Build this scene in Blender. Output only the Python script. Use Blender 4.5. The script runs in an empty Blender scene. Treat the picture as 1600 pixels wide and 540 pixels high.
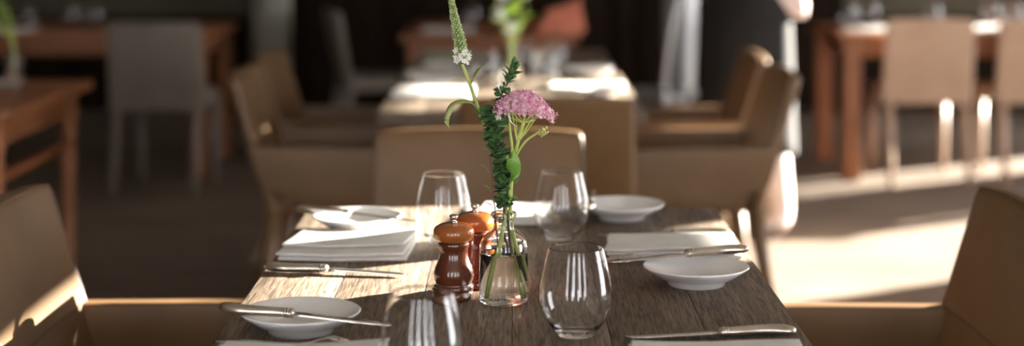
import bpy, bmesh, math, random
from mathutils import Vector, Matrix
random.seed(7)
PI = math.pi
scn = bpy.context.scene
C = scn.collection

# ------------------------------------------------------------------ camera, world, sun, exposure
CAMZ, FPX, HOR = 1.31, 2600.0, -120.0
cd = bpy.data.cameras.new('camera'); cam = bpy.data.objects.new('camera', cd); C.objects.link(cam)
cam.location = (0, 0, CAMZ); cam.rotation_euler = (PI/2, 0, 0)
cd.sensor_width = 36; cd.lens = 36*FPX/1600; cd.shift_y = (HOR-270)/1600
cd.clip_start = .05; cd.clip_end = 60
cd.dof.use_dof = True; cd.dof.focus_distance = 2.44; cd.dof.aperture_fstop = 1.9
scn.camera = cam
w = bpy.data.worlds.new('sky'); scn.world = w; w.use_nodes = True
bg = w.node_tree.nodes['Background']; bg.inputs[0].default_value = (.97, .97, 1, 1); bg.inputs[1].default_value = 8.5
SUN = Vector((.8536*.9703, .521*.9703, .2419))
sd = bpy.data.lights.new('sun', 'SUN'); sun = bpy.data.objects.new('sun', sd); C.objects.link(sun)
sd.energy = 55; sd.color = (1, .93, .81); sd.angle = math.radians(.53)
sun.rotation_euler = SUN.to_track_quat('Z', 'Y').to_euler(); sun.location = (7, 7, 5)
vs = scn.view_settings
vs.view_transform = 'Standard'; vs.look = 'None'; vs.gamma = 1; vs.use_curve_mapping = False; vs.exposure = .80
cy = scn.cycles
cy.max_bounces = 14; cy.transparent_max_bounces = 24; cy.transmission_bounces = 14; cy.glossy_bounces = 6; cy.diffuse_bounces = 5
cy.sample_clamp_indirect = 6; cy.blur_glossy = .5; cy.caustics_refractive = True; cy.caustics_reflective = False

# ------------------------------------------------------------------ helpers
TZ = .75                                   # table height
def at(px, py, y):                         # world point seen at a pixel at depth y
    return Vector(((px-800)*y/FPX, y, CAMZ-(py-HOR)*y/FPX))
def obj(name, me, mat=None, parent=None, loc=None):
    o = bpy.data.objects.new(name, me); C.objects.link(o)
    if mat is not None and me is not None and not me.materials: me.materials.append(mat)
    if parent: o.parent = parent
    if loc is not None: o.location = loc
    return o
def tag(o, label, cat, group=None):
    o['label'] = label; o['category'] = cat
    if group: o['group'] = group
    return o
def struct(o): o['kind'] = 'structure'; return o
def thing(name, label, cat, loc=(0, 0, 0), rz=0, group=None):
    o = bpy.data.objects.new(name, None); C.objects.link(o); o.empty_display_size = .05
    o.location = loc; o.rotation_euler = (0, 0, rz)
    return tag(o, label, cat, group)
KIDS = {}
def kids(o): return [c for c in C.objects if c.parent == o]
def dup(root, label, loc, rz=None, group=None, scale=None):
    r = root.copy(); C.objects.link(r); r.location = loc
    if rz is not None: r.rotation_euler = (0, 0, rz)
    if scale: r.scale = (scale,)*3
    r['label'] = label
    if group: r['group'] = group
    for ch in kids(root):
        c = ch.copy(); C.objects.link(c); c.parent = r
        for g in kids(ch):
            d = g.copy(); C.objects.link(d); d.parent = c
    return r
class MB:
    def __init__(s): s.v, s.f = [], []
    def add(s, vs, fs, M=None):
        n = len(s.v)
        s.v += [tuple(M @ Vector(p)) if M is not None else tuple(p) for p in vs]
        s.f += [tuple(n+i for i in f) for f in fs]; return s
    def mesh(s, name='mesh', smooth=True):
        me = bpy.data.meshes.new(name); me.from_pydata(s.v, [], s.f); me.update()
        bm = bmesh.new(); bm.from_mesh(me); bmesh.ops.recalc_face_normals(bm, faces=bm.faces); bm.to_mesh(me); bm.free()
        if smooth: me.polygons.foreach_set('use_smooth', [True]*len(me.polygons))
        return me
    def box(s, a, b):
        (x0, y0, z0), (x1, y1, z1) = a, b
        return s.add([(x0,y0,z0),(x1,y0,z0),(x1,y1,z0),(x0,y1,z0),(x0,y0,z1),(x1,y0,z1),(x1,y1,z1),(x0,y1,z1)],
                     [(0,3,2,1),(4,5,6,7),(0,1,5,4),(1,2,6,5),(2,3,7,6),(3,0,4,7)])
    def rbox(s, size, loc=(0,0,0), r=.01, n=(1,1,1), k=3, fn=None):
        """rounded box; fn deforms each point"""
        h = [q/2 for q in size]; r = min(r, *[q*.999 for q in h]); ax = []
        for a in range(3):
            rim = [h[a]-r+r*math.tan(PI/4*j/k) for j in range(k, 0, -1)]
            core = [(h[a]-r)*(1-2*j/n[a]) for j in range(n[a]+1)]
            l = rim+core+[-q for q in reversed(rim)]; ax.append(l[::-1])
        idx, V, F = {}, [], []
        def vert(p):
            key = tuple(round(q, 7) for q in p)
            if key not in idx:
                q = [max(-(h[i]-r), min(h[i]-r, p[i])) for i in range(3)]
                d = Vector([p[i]-q[i] for i in range(3)])
                P = Vector(q)+d.normalized()*r+Vector(loc)
                if fn: P = Vector(fn(P))
                idx[key] = len(V); V.append(P)
            return idx[key]
        for a in range(3):
            u, v = (a+1) % 3, (a+2) % 3
            for sgn in (-1, 1):
                for i in range(len(ax[u])-1):
                    for j in range(len(ax[v])-1):
                        q = []
                        for (di, dj) in ((0,0),(1,0),(1,1),(0,1)):
                            p = [0,0,0]; p[a] = sgn*h[a]; p[u] = ax[u][i+di]; p[v] = ax[v][j+dj]; q.append(vert(p))
                        F.append(q if sgn > 0 else q[::-1])
        return s.add(V, F)
    def lathe(s, prof, seg=40, loc=(0,0,0)):
        V, F, L = [], [], Vector(loc); rings = []
        for (r, z) in prof:
            if r < 1e-6: rings.append([len(V)]); V.append(Vector((0,0,z))+L)
            else:
                rings.append(list(range(len(V), len(V)+seg)))
                V += [Vector((r*math.cos(2*PI*i/seg), r*math.sin(2*PI*i/seg), z))+L for i in range(seg)]
        for A, B in zip(rings, rings[1:]):
            for i in range(seg):
                j = (i+1) % seg
                if len(A) == 1 and len(B) == 1: continue
                if len(A) == 1: F.append((A[0], B[j], B[i]))
                elif len(B) == 1: F.append((A[i], A[j], B[0]))
                else: F.append((A[i], A[j], B[j], B[i]))
        return s.add(V, F)
    def tube(s, pts, rad, seg=8, up=(0,0,1), cap=True):
        """sweep; rad: number or list of number or list of (ru, rv) pairs"""
        pts = [Vector(p) for p in pts]; n = len(pts)
        if not isinstance(rad, (list, tuple)): rad = [rad]*n
        V, F = [], []; U = None
        for i, p in enumerate(pts):
            t = (pts[min(i+1, n-1)]-pts[max(i-1, 0)]).normalized()
            if U is None:
                U = Vector(up); 
                if abs(U.dot(t)) > .95: U = Vector((1,0,0))
            U = (U-t*U.dot(t)).normalized(); W = t.cross(U)
            ru, rv = rad[i] if isinstance(rad[i], (list, tuple)) else (rad[i], rad[i])
            V += [p+U*ru*math.cos(2*PI*k/seg)+W*rv*math.sin(2*PI*k/seg) for k in range(seg)]
        for i in range(n-1):
            for k in range(seg):
                j = (k+1) % seg
                F.append((i*seg+k, i*seg+j, (i+1)*seg+j, (i+1)*seg+k))
        if cap: F += [tuple(range(seg))[::-1], tuple((n-1)*seg+k for k in range(seg))]
        return s.add(V, F)
def smooth_path(pts, m=6):
    P = [Vector(p) for p in pts]; out = []
    P = [2*P[0]-P[1]]+P+[2*P[-1]-P[-2]]
    for i in range(1, len(P)-2):
        a, b, c, d = P[i-1:i+3]
        for k in range(m):
            t = k/m
            out.append(.5*((2*b)+(c-a)*t+(2*a-5*b+4*c-d)*t*t+(3*b-a-3*c+d)*t**3))
    return out+[P[-2]]
def lerp(a, b, t): return a+(b-a)*t
def ramp(lst, t):
    for (t0, v0), (t1, v1) in zip(lst, lst[1:]):
        if t <= t1: return v0+(v1-v0)*max(0, t-t0)/max(1e-9, t1-t0)
    return lst[-1][1]

# ------------------------------------------------------------------ materials
def mat(name, col, rough=.5, metal=0, **kw):
    m = bpy.data.materials.new(name); m.use_nodes = True
    b = m.node_tree.nodes['Principled BSDF']
    b.inputs['Base Color'].default_value = (*col, 1); b.inputs['Roughness'].default_value = rough; b.inputs['Metallic'].default_value = metal
    for k, v in kw.items(): b.inputs[k.replace('_', ' ')].default_value = v
    return m
def varied(m, c1, c2, scale=8, stretch=(1,1,1), detail=4, bump=0, bscale=None, pos=(.35, .65), coord='Object', dist=.002):
    """noise between two colours with optional fine relief"""
    nt = m.node_tree; N = nt.nodes; L = nt.links; b = N['Principled BSDF']
    tc = N.new('ShaderNodeTexCoord'); mp = N.new('ShaderNodeMapping'); mp.inputs['Scale'].default_value = stretch
    no = N.new('ShaderNodeTexNoise'); no.inputs['Scale'].default_value = scale; no.inputs['Detail'].default_value = detail
    cr = N.new('ShaderNodeValToRGB'); cr.color_ramp.elements[0].color = (*c1, 1); cr.color_ramp.elements[1].color = (*c2, 1)
    cr.color_ramp.elements[0].position, cr.color_ramp.elements[1].position = pos
    L.new(tc.outputs[coord], mp.inputs[0]); L.new(mp.outputs[0], no.inputs['Vector']); L.new(no.outputs['Fac'], cr.inputs[0]); L.new(cr.outputs[0], b.inputs['Base Color'])
    if bump:
        n2 = N.new('ShaderNodeTexNoise'); n2.inputs['Scale'].default_value = bscale or scale*3; n2.inputs['Detail'].default_value = 3
        bp = N.new('ShaderNodeBump'); bp.inputs['Strength'].default_value = bump; bp.inputs['Distance'].default_value = dist
        L.new(mp.outputs[0], n2.inputs['Vector']); L.new(n2.outputs['Fac'], bp.inputs['Height']); L.new(bp.outputs[0], b.inputs['Normal'])
    return m
def thin_glass(name, tint=(.97, .98, .98), edge=.85):
    m = bpy.data.materials.new(name); m.use_nodes = True; nt = m.node_tree; N = nt.nodes; L = nt.links; N.clear()
    out = N.new('ShaderNodeOutputMaterial'); mx = N.new('ShaderNodeMixShader'); tr = N.new('ShaderNodeBsdfTransparent'); gl = N.new('ShaderNodeBsdfGlossy')
    tr.inputs[0].default_value = (*tint, 1); gl.inputs['Roughness'].default_value = .015
    lw = N.new('ShaderNodeLayerWeight'); lw.inputs['Blend'].default_value = .5
    p = N.new('ShaderNodeMath'); p.operation = 'POWER'; p.inputs[1].default_value = 3.6
    q = N.new('ShaderNodeMath'); q.operation = 'MULTIPLY_ADD'; q.inputs[1].default_value = edge; q.inputs[2].default_value = .04
    L.new(lw.outputs['Facing'], p.inputs[0]); L.new(p.outputs[0], q.inputs[0]); L.new(q.outputs[0], mx.inputs[0])
    L.new(tr.outputs[0], mx.inputs[1]); L.new(gl.outputs[0], mx.inputs[2]); L.new(mx.outputs[0], out.inputs[0])
    return m
def wood(name, c1, c2, c3, rough=.45, axis=1, grain=1.0, bump=.35, spec=.3):
    """long-grained timber, grain along the chosen axis, tone shifts from piece to piece"""
    m = mat(name, c1, rough, Specular_IOR_Level=spec); nt = m.node_tree; N = nt.nodes; L = nt.links; b = N['Principled BSDF']
    tc = N.new('ShaderNodeTexCoord'); oi = N.new('ShaderNodeObjectInfo'); mp = N.new('ShaderNodeMapping')
    st = [1, 1, 1]; st[axis] = .06; mp.inputs['Scale'].default_value = st
    ad = N.new('ShaderNodeVectorMath'); ad.operation = 'MULTIPLY_ADD'; ad.inputs[1].default_value = (7, 13, 5)
    L.new(oi.outputs['Random'], ad.inputs[0]); L.new(tc.outputs['Object'], ad.inputs[2]); L.new(ad.outputs[0], mp.inputs[0])
    fine = N.new('ShaderNodeTexNoise'); fine.inputs['Scale'].default_value = 170*grain; fine.inputs['Detail'].default_value = 5; fine.inputs['Distortion'].default_value = .6
    wide = N.new('ShaderNodeTexNoise'); wide.inputs['Scale'].default_value = 22*grain; wide.inputs['Detail'].default_value = 4; wide.inputs['Distortion'].default_value = 1.6
    L.new(mp.outputs[0], fine.inputs['Vector']); L.new(mp.outputs[0], wide.inputs['Vector'])
    r1 = N.new('ShaderNodeValToRGB'); r1.color_ramp.elements[0].color = (*c1, 1); r1.color_ramp.elements[1].color = (*c2, 1)
    r1.color_ramp.elements[0].position = .3; r1.color_ramp.elements[1].position = .7
    r2 = N.new('ShaderNodeValToRGB'); r2.color_ramp.elements[0].position = .36; r2.color_ramp.elements[1].position = .58
    r2.color_ramp.elements[0].color = (0,0,0,1); r2.color_ramp.elements[1].color = (1,1,1,1)
    mx = N.new('ShaderNodeMix'); mx.data_type = 'RGBA'
    L.new(wide.outputs['Fac'], r1.inputs[0]); L.new(fine.outputs['Fac'], r2.inputs[0])
    L.new(r2.outputs[0], mx.inputs['Factor']); mx.inputs[6].default_value = (*c3, 1); L.new(r1.outputs[0], mx.inputs[7])
    hs = N.new('ShaderNodeHueSaturation'); mr = N.new('ShaderNodeMapRange'); mr.inputs['To Min'].default_value = .82; mr.inputs['To Max'].default_value = 1.15
    L.new(oi.outputs['Random'], mr.inputs[0]); L.new(mr.outputs[0], hs.inputs['Value']); L.new(mx.outputs[2], hs.inputs['Color']); L.new(hs.outputs[0], b.inputs['Base Color'])
    bp = N.new('ShaderNodeBump'); bp.inputs['Strength'].default_value = bump; bp.inputs['Distance'].default_value = .0012
    L.new(fine.outputs['Fac'], bp.inputs['Height']); L.new(bp.outputs[0], b.inputs['Normal'])
    return m
M = {}
M['oak'] = wood('weathered_oak', (.165, .122, .087), (.245, .190, .142), (.078, .056, .040), .55, 1, 1.7, spec=.16)
M['oak_leg'] = wood('oak_leg', (.20, .13, .08), (.28, .19, .12), (.10, .065, .04), .5, 2)
M['redwood'] = wood('red_brown_wood', (.30, .115, .045), (.42, .17, .07), (.17, .06, .025), .4, 2)
M['redwood_top'] = wood('red_brown_top', (.30, .115, .045), (.42, .17, .07), (.17, .06, .025), .35, 0)
M['floor'] = wood('floor_boards', (.145, .110, .083), (.205, .165, .130), (.09, .064, .046), .65, 0, .25, spec=.2)
M['leather'] = varied(mat('tan_leather', (.3,.2,.1), .37, Specular_IOR_Level=.32), (.140, .080, .036), (.172, .102, .049), 5, bump=.12, bscale=260, dist=.0006)
M['leather_seam'] = mat('leather_seam', (.105, .055, .024), .5)
M['leather_pale'] = varied(mat('pale_leather', (.4,.3,.2), .45), (.40, .27, .19), (.46, .32, .23), 5, bump=.12, bscale=260, dist=.0006)
M['leather_grey'] = varied(mat('grey_leather', (.3,.26,.22), .5), (.19, .16, .13), (.23, .195, .16), 5, bump=.1, bscale=260, dist=.0006)
M['china'] = mat('white_china', (.88, .88, .87), .16)
M['linen'] = varied(mat('white_linen', (.85,.85,.82), .9), (.68, .68, .655), (.76, .76, .735), 30, bump=.25, bscale=900, dist=.0004)
M['steel'] = mat('cutlery_steel', (.72, .69, .64), .2, 1)
M['silver'] = varied(mat('silver_handle', (.66,.6,.52), .28, 1), (.60, .54, .46), (.74, .69, .61), 40)
M['millwood'] = varied(mat('mill_wood', (.2,.05,.02), .22, Coat_Weight=.6, Coat_Roughness=.12), (.060, .014, .007), (.155, .040, .014), 9, (1,1,.25), 5, pos=(.3,.72))
M['millhead_lit'] = varied(mat('mill_head_lit', (.3,.09,.03), .2, Coat_Weight=.6, Coat_Roughness=.1), (.26, .066, .014), (.46, .145, .030), 9, (1,1,.25), 5, pos=(.3,.7))  # orange of the sunlit mill top put into the head's colour
M['glass'] = mat('clear_glass', (.985, .99, .995), .0, Transmission_Weight=1.0, IOR=1.45)
M['bottleglass'] = mat('bottle_glass', (.985, .99, .98), .0, Transmission_Weight=1.0, IOR=1.45)
M['solidglass'] = mat('solid_glass', (.97, .98, 1), .02, Transmission_Weight=1.0, IOR=1.45)
M['water'] = mat('water', (.985, .985, .97), 0, Transmission_Weight=1.0, IOR=1.33)
M['leaf'] = varied(mat('dark_leaf', (.04,.1,.03), .38, Specular_IOR_Level=.5), (.030, .085, .026), (.115, .24, .065), 60)
M['leaf_bright'] = varied(mat('bright_leaf', (.2,.4,.05), .42), (.14, .34, .035), (.26, .46, .07), 30)
M['leaf_pale'] = varied(mat('pale_leaf', (.3,.4,.1), .45), (.26, .36, .07), (.50, .56, .24), 25)
M['stem'] = varied(mat('green_stem', (.35,.45,.1), .45), (.40, .50, .09), (.54, .62, .19), 60)
M['twig'] = mat('brown_twig', (.085, .035, .022), .6)
M['redtwig'] = mat('red_twig', (.16, .03, .035), .55)
M['bud'] = varied(mat('spike_bud', (.25,.36,.12), .5), (.22, .34, .09), (.55, .62, .32), 120)
M['floret'] = varied(mat('white_floret', (.8,.8,.75), .7), (.78, .80, .72), (.88, .86, .86), 200)
M['sedum'] = varied(mat('pink_floret', (.8,.4,.55), .65), (.74, .24, .44), (.95, .68, .79), 130, pos=(.36, .62))
M['sedumbud'] = varied(mat('yellow_green_bud', (.6,.6,.2), .6), (.42, .45, .12), (.66, .66, .30), 150)
M['plaster'] = varied(mat('olive_plaster', (.16,.15,.11), .9), (.070, .060, .038), (.088, .077, .050), 2)
M['cream'] = varied(mat('cream_plaster', (.6,.55,.46), .9), (.52, .46, .37), (.58, .52, .43), 2)
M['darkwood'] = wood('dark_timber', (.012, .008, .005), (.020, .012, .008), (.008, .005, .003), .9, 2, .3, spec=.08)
M['ceil'] = varied(mat('ceiling_paint', (.45,.41,.35), .95), (.40,.36,.30), (.46,.42,.36), 1)
M['frame'] = mat('window_frame_paint', (.10, .095, .085), .5)
M['pillar'] = varied(mat('grey_green_paint', (.3,.3,.25), .7), (.25, .25, .21), (.30, .30, .25), 3)
M['pillarblue'] = varied(mat('grey_blue_paint', (.3,.32,.33), .7), (.26, .28, .30), (.32, .34, .35), 3)
M['greymetal'] = mat('grey_metal', (.34, .34, .34), .4, .6)
M['coral'] = varied(mat('coral_cloth', (.6,.2,.13), .9), (.52, .16, .10), (.66, .25, .16), 20)
M['sage'] = varied(mat('sage_cloth', (.3,.34,.24), .9), (.26, .29, .20), (.33, .36, .26), 20)
M['black_cloth'] = mat('black_cloth', (.012, .011, .012), .9)
M['shirt'] = varied(mat('pale_pink_cloth', (.7,.55,.52), .9), (.66, .53, .50), (.74, .62, .58), 12)
M['trouser'] = varied(mat('pale_trouser_cloth', (.7,.6,.56), .9), (.66, .56, .52), (.74, .64, .60), 12)
M['skin'] = mat('skin', (.55, .33, .24), .5); M['hair'] = mat('dark_hair', (.03, .02, .015), .6); M['shoe'] = mat('brown_shoe', (.10, .05, .03), .5)
M['spikecore'] = mat('spike_core', (.10, .17, .04), .6)
M['lime'] = mat('lime_flower', (.50, .82, .07), .5)

# ------------------------------------------------------------------ the room
X0, X1, Y0, Y1, H = -4.6, 4.6, -3.0, 11.7, 3.2
fl = MB().box((X0-.2, Y0-.2, -.06), (X1+.2, Y1+.2, 0)); struct(obj('floor', fl.mesh(smooth=False), M['floor']))
ce = MB().box((X0-.2, Y0-.2, H), (X1+.2, Y1+.2, H+.1)); struct(obj('ceiling', ce.mesh(smooth=False), M['ceil']))
struct(obj('wall_left', MB().box((X0-.2, Y0, 0), (X0, Y1, H)).mesh(smooth=False), M['plaster']))
struct(obj('wall_back', MB().box((X0-.2, Y1, 0), (X1+.2, Y1+.2, H)).mesh(smooth=False), M['plaster']))
# dark dado along the back wall, boards standing side by side
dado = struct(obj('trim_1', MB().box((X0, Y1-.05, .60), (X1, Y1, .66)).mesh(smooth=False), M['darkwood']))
bm_ = MB().rbox((.285, .03, .60), (0, 0, .30), .006).mesh()
bm_.materials.append(M['darkwood'])
for k in range(32): obj('board', bm_, None, dado, (X0+.144+k*.2875, Y1-.016, 0))
# dark timber screen added in place of the dark doorways at the far end
sc = thing('opening_screen', 'tall dark timber panelled screen added in place of dark openings at the far end', 'screen', (.35, 11.3, 0))
for k in range(5):
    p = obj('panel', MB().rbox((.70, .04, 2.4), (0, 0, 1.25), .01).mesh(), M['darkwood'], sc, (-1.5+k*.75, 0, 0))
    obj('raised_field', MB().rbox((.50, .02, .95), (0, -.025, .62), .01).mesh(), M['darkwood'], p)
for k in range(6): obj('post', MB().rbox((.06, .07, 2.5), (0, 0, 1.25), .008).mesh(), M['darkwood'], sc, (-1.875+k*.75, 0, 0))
# unseen window wall on the right: openings and heads shaped so sun falls in patches
wr = MB(); T = .12
def wall_r(y0, y1, z0, z1): wr.box((X1, y0, z0), (X1+T, y1, z1))
HEAD = 2.31
wall_r(Y0, Y1, HEAD, H); wall_r(Y0, Y1, 0, .12)
for y0, y1 in ((Y0, 2.0), (3.6, 5.34), (6.95, 7.94), (9.13, 9.93), (10.43, Y1)): wall_r(y0, y1, .12, HEAD)
wall_r(5.78, 6.95, .12, 2.03); wall_r(9.93, 10.43, 1.65, HEAD); wall_r(5.34, 6.45, 2.25, HEAD); wall_r(7.94, 9.13, 2.235, HEAD)
struct(obj('wall_right', wr.mesh(smooth=False), M['cream']))
def window(n, y0, y1, z0, z1, bars_y=(), bars_z=()):
    m = MB(); t = .035; xa, xb = X1+.03, X1+.08
    m.box((xa, y0, z0), (xb, y0+.005, z1)); m.box((xa, y1-t, z0), (xb, y1, z1)); m.box((xa, y0, z1-.01), (xb, y1, z1)); m.box((xa, y0, z0), (xb, y1, z0+t))
    f = struct(obj('window_%d' % n, m.mesh(smooth=False), M['frame']))
    for (a, b) in bars_y: obj('mullion', MB().box((xa, a, z0), (xb, b, z1)).mesh(smooth=False), M['frame'], f)
    for (a, b) in bars_z: obj('transom', MB().box((xa, y0, a), (xb, y1, b)).mesh(smooth=False), M['frame'], f)
window(1, 5.34, 6.95, 2.03, HEAD, (), ((2.03, 2.115),))
window(2, 5.34, 5.78, .12, 2.03)
window(3, 7.94, 9.13, .12, 2.235)
window(4, 9.93, 10.43, .12, 1.65)
window(5, 2.0, 3.6, .12, HEAD, ((2.78, 2.82),))
# glazed front behind the camera
wf = MB()
wf.box((X0, Y0-.15, 0), (X1, Y0, .35)); wf.box((X0, Y0-.15, 2.8), (X1, Y0, H))
for a, b in ((X0, -3.5), (-2.7, -1.25), (-.45, .65), (1.45, 2.5), (3.3, X1)): wf.box((a, Y0-.15, .35), (b, Y0, 2.8))
struct(obj('wall_front', wf.mesh(smooth=False), M['cream']))
def fwindow(n, x0, x1):
    m = MB(); ya, yb = Y0-.1, Y0-.04
    for a in (x0, x1-.05): m.box((a, ya, .35), (a+.05, yb, 2.8))
    m.box((x0, ya, .35), (x1, yb, .40)); m.box((x0, ya, 2.75), (x1, yb, 2.8))
    f = struct(obj('window_%d' % n, m.mesh(smooth=False), M['frame']))
    for k in (1,):
        xx = lerp(x0, x1, k/2); obj('mullion', MB().box((xx-.05, ya, .4), (xx+.05, yb, 2.75)).mesh(smooth=False), M['frame'], f)
for k, x in enumerate((-3.5, -1.25, .65, 2.5)): fwindow(6+k, x, x+.8)

# ------------------------------------------------------------------ dining tables
def long_table(label, cx, y0, y1, width=.80, n=6, top='oak', leg='oak_leg', group=None):
    t = thing('dining_table', label, 'table', (cx, (y0+y1)/2, 0), 0, group)
    L = y1-y0; pw = width/n
    for k in range(n):
        me = MB().rbox((pw-.0007, L+random.uniform(-.004, .004), .038), (0, 0, 0), .0011, k=2).mesh()
        obj('plank', me, M[top], t, (-width/2+pw*(k+.5), 0, TZ-.019+random.uniform(-.0006, 0)))
    for s in (-1, 1):
        obj('rail', MB().rbox((.025, L-.24, .055), (0, 0, 0), .004).mesh(), M['oak_leg'], t, (s*(width/2-.09), 0, TZ-.038-.0275))
        obj('rail', MB().rbox((width-.2, .025, .055), (0, 0, 0), .004).mesh(), M['oak_leg'], t, (0, s*(L/2-.16), TZ-.038-.0275))
        for q in (-1, 1):
            obj('leg', MB().rbox((.07, .07, TZ-.038), (0, 0, (TZ-.038)/2), .006).mesh(), M[leg], t, (s*(width/2-.15), q*(L/2-.26), 0))
    return t
long_table('weathered oak dining table in the foreground carrying the pepper mills', 0, 1.42, 3.285)
long_table('oak dining table behind the flower bottle, second from the front', 0, 4.95, 7.35)

# ------------------------------------------------------------------ leather chairs
def lean(z, a): t = max(0, (z-.43)/.405); return -a*t**.95
def chair(name, label, width, arms, lm, a=.125, group=None):
    t = thing(name, label, 'chair', group=group)
    hw = width/2
    s = obj('seat', MB().rbox((.44, width-.05, .075), (.225, 0, .435), .022, (4, 4, 1), fn=lambda p: (p.x, p.y, p.z+(.010*(1-(p.y/hw)**2) if p.z > .44 else 0))).mesh(), lm, t)
    def fb(p):
        tt = (p.z-.40)/.435
        return (p.x+lean(p.z, a)-.016*(1-(p.y/hw)**2)*tt, p.y*(1-.035*tt), p.z-.008*abs(p.y/hw)**3*tt)
    b = obj('backrest', MB().rbox((.036, width, .435), (0, 0, .6175), .014, (1, 8, 8), fn=fb).mesh(), lm, t)
    def edge(y, z): return Vector(fb(Vector((.0155, y, z))))
    path = [edge(-hw+.004, .47+.35*i/8) for i in range(9)]+[edge(-hw+.012+(width-.024)*i/10, .8315) for i in range(11)]+[edge(hw-.004, .82-.35*i/8) for i in range(9)]
    obj('piping', MB().tube(path, .0032, 6).mesh(), M['leather_seam'] if lm is M['leather'] else lm, b)
    seam = [edge(-hw+.006+(width-.012)*i/10, .61)+Vector((.002, 0, 0)) for i in range(11)]
    if arms: obj('seam', MB().tube(seam, .0022, 6).mesh(), M['leather_seam'], b)
    for sy in (-1, 1):
        lf = [(.40, sy*(hw-.045), .41), (.405, sy*(hw-.045), .2), (.41, sy*(hw-.043), 0)]
        lr = [(.005, sy*(hw-.04), .44), (-.03, sy*(hw-.037), .2), (-.075, sy*(hw-.035), 0)]
        for l in (lf, lr): obj('leg', MB().tube(l, [(.027, .023), (.022, .019), (.017, .016)], 10, up=(1, 0, 0)).mesh(), lm, t)
        if arms:
            def fa(p):
                u = max(0, min(1, (.16-p.x)/.19)); v = (p.z-.43)/.18
                z = p.z+(1-v)*.065*u**2-.006*v*max(0, p.x-.2)/.2
                return (p.x+lean(z, a)*(1 if p.x < .02 else max(0, 1-(p.x-.02)/.15)), p.y+.012*sy*math.sin(max(0, p.x)*5), z)
            ap = obj('arm_panel', MB().rbox((.45, .040, .18), (.205, sy*(hw-.020), .52), .008, (9, 1, 4), fn=fa).mesh(), lm, t)
            for oy in (-.0165, .0165):
                top = [Vector(fa(Vector((-.015+.43*i/12, sy*(hw-.020)+oy*1.12, .607)))) for i in range(13)]
                obj('piping', MB().tube(top, .0022, 6).mesh(), M['leather_seam'], ap)
    return t
GA, GS = 'tan leather armchairs', 'armless leather chairs'
A = chair('armchair', 'tan leather armchair at the left edge of the photo, beside the near table', .50, True, M['leather'], group=GA)
A.location = (-.75, 2.85, 0)
dup(A, 'tan leather armchair at the right edge of the photo, beside the near table', (.75, 2.82, 0), PI)
dup(A, 'tan leather armchair left of the second table, nearer of the pair', (-.75, 5.45, 0))
dup(A, 'tan leather armchair left of the second table, farther of the pair', (-.77, 6.14, 0), -.03)
dup(A, 'tan leather armchair right of the second table, nearer of the pair', (.76, 5.45, 0), PI+.03)
dup(A, 'tan leather armchair right of the second table, farther of the pair', (.77, 6.14, 0), PI)
S = chair('side_chair', 'tan leather armless chair facing the camera at the head of near table', .50, False, M['leather'], .10, GS)
S.location = (-.077, 3.76, 0); S.rotation_euler.z = -PI/2
dup(S, 'tan leather armless chair with its back turned, tucked under second table', (.095, 4.67, 0), PI/2)
P = chair('side_chair', 'pale tan leather chair with its back turned, at the right rear table', .46, False, M['leather_pale'], .07, GS)
P.location = (2.09, 8.38, 0); P.rotation_euler.z = PI/2
dup(P, 'pale tan leather chair cut by the right edge of the photo, rear table', (2.66, 8.38, 0), PI/2)
G = chair('side_chair', 'greyish leather chair with its back turned, at the left rear table', .47, False, M['leather_grey'], .07, GS)
G.location = (-1.72, 8.06, 0); G.rotation_euler.z = PI/2-.06
dup(G, 'greyish leather chair in the shade beside the farthest middle table', (-.92, 9.15, 0), .25)

# ------------------------------------------------------------------ plates, cutlery, napkins, glasses
def plate_mesh():
    r = .0825
    return MB().lathe([(0, .0075), (.038, .0075), (.040, 0), (.0445, 0), (.046, .0065), (.060, .0125), (.074, .0215), (r-.0008, .0272), (r, .0286), (r-.0012, .0298),
                       (r-.003, .0296), (.071, .0250), (.056, .0170), (.044, .0125), (.02, .0118), (0, .0118)], 72).mesh()
PM = plate_mesh(); PM.materials.append(M['china'])
def plate(label, x, y, group='white side plates'):
    return tag(obj('side_plate', PM, None, None, (x, y, TZ)), label, 'plate', group)
def knife_meshes():
    # lies on its side along +x from the pistol-grip butt at 0 to the tip at .235
    hp, hr = [], []
    for i in range(25):
        t = i/24; x = .106*t
        yy = -.010*math.sin(PI*min(1, t*1.15))*(1-t)*1.2+(.004*(1-t)**3)
        wd = ramp([(0, .0035), (.04, .0085), (.12, .0112), (.25, .0106), (.5, .0088), (.8, .0078), (.93, .0076), (.95, .0086), (.97, .0076), (1, .0068)], t)
        th = ramp([(0, .003), (.05, .0062), (.15, .0074), (.5, .0068), (.93, .0060), (.95, .0070), (.97, .006), (1, .0045)], t)
        hp.append((x, yy, .0075)); hr.append((th, wd))
    h = MB().tube(hp, hr, 16).mesh()
    V, F = [], []; n = 22
    for i in range(n+1):
        t = i/n; x = .104+.131*t
        up = ramp([(0, .0045), (.06, .0078), (.5, .0088), (.8, .0080), (.93, .0045), (1, -.004)], t); dn = ramp([(0, -.0045), (.05, -.0095), (.7, -.0098), (.9, -.0085), (1, -.0055)], t)
        z = .0072-.0035*t
        V += [(x, dn, z), (x, (up+dn)/2, z+.0011), (x, up, z+.0009), (x, up, z-.0009), (x, (up+dn)/2, z-.0011)]
    for i in range(n):
        for k in range(5): F.append((i*5+k, i*5+(k+1) % 5, (i+1)*5+(k+1) % 5, (i+1)*5+k))
    F += [(0, 1, 2, 3, 4), tuple(n*5+k for k in (4, 3, 2, 1, 0))]
    b = MB().add(V, F).mesh()
    fr = MB()
    for xx in (.0945, .0985, .1025): fr.tube([(xx-.0009, -.001, .0075), (xx+.0009, -.001, .0075)], [(.0069, .0086)]*2, 16)
    return h, b, fr.mesh()
KH, KB, KF = knife_meshes()
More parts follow.
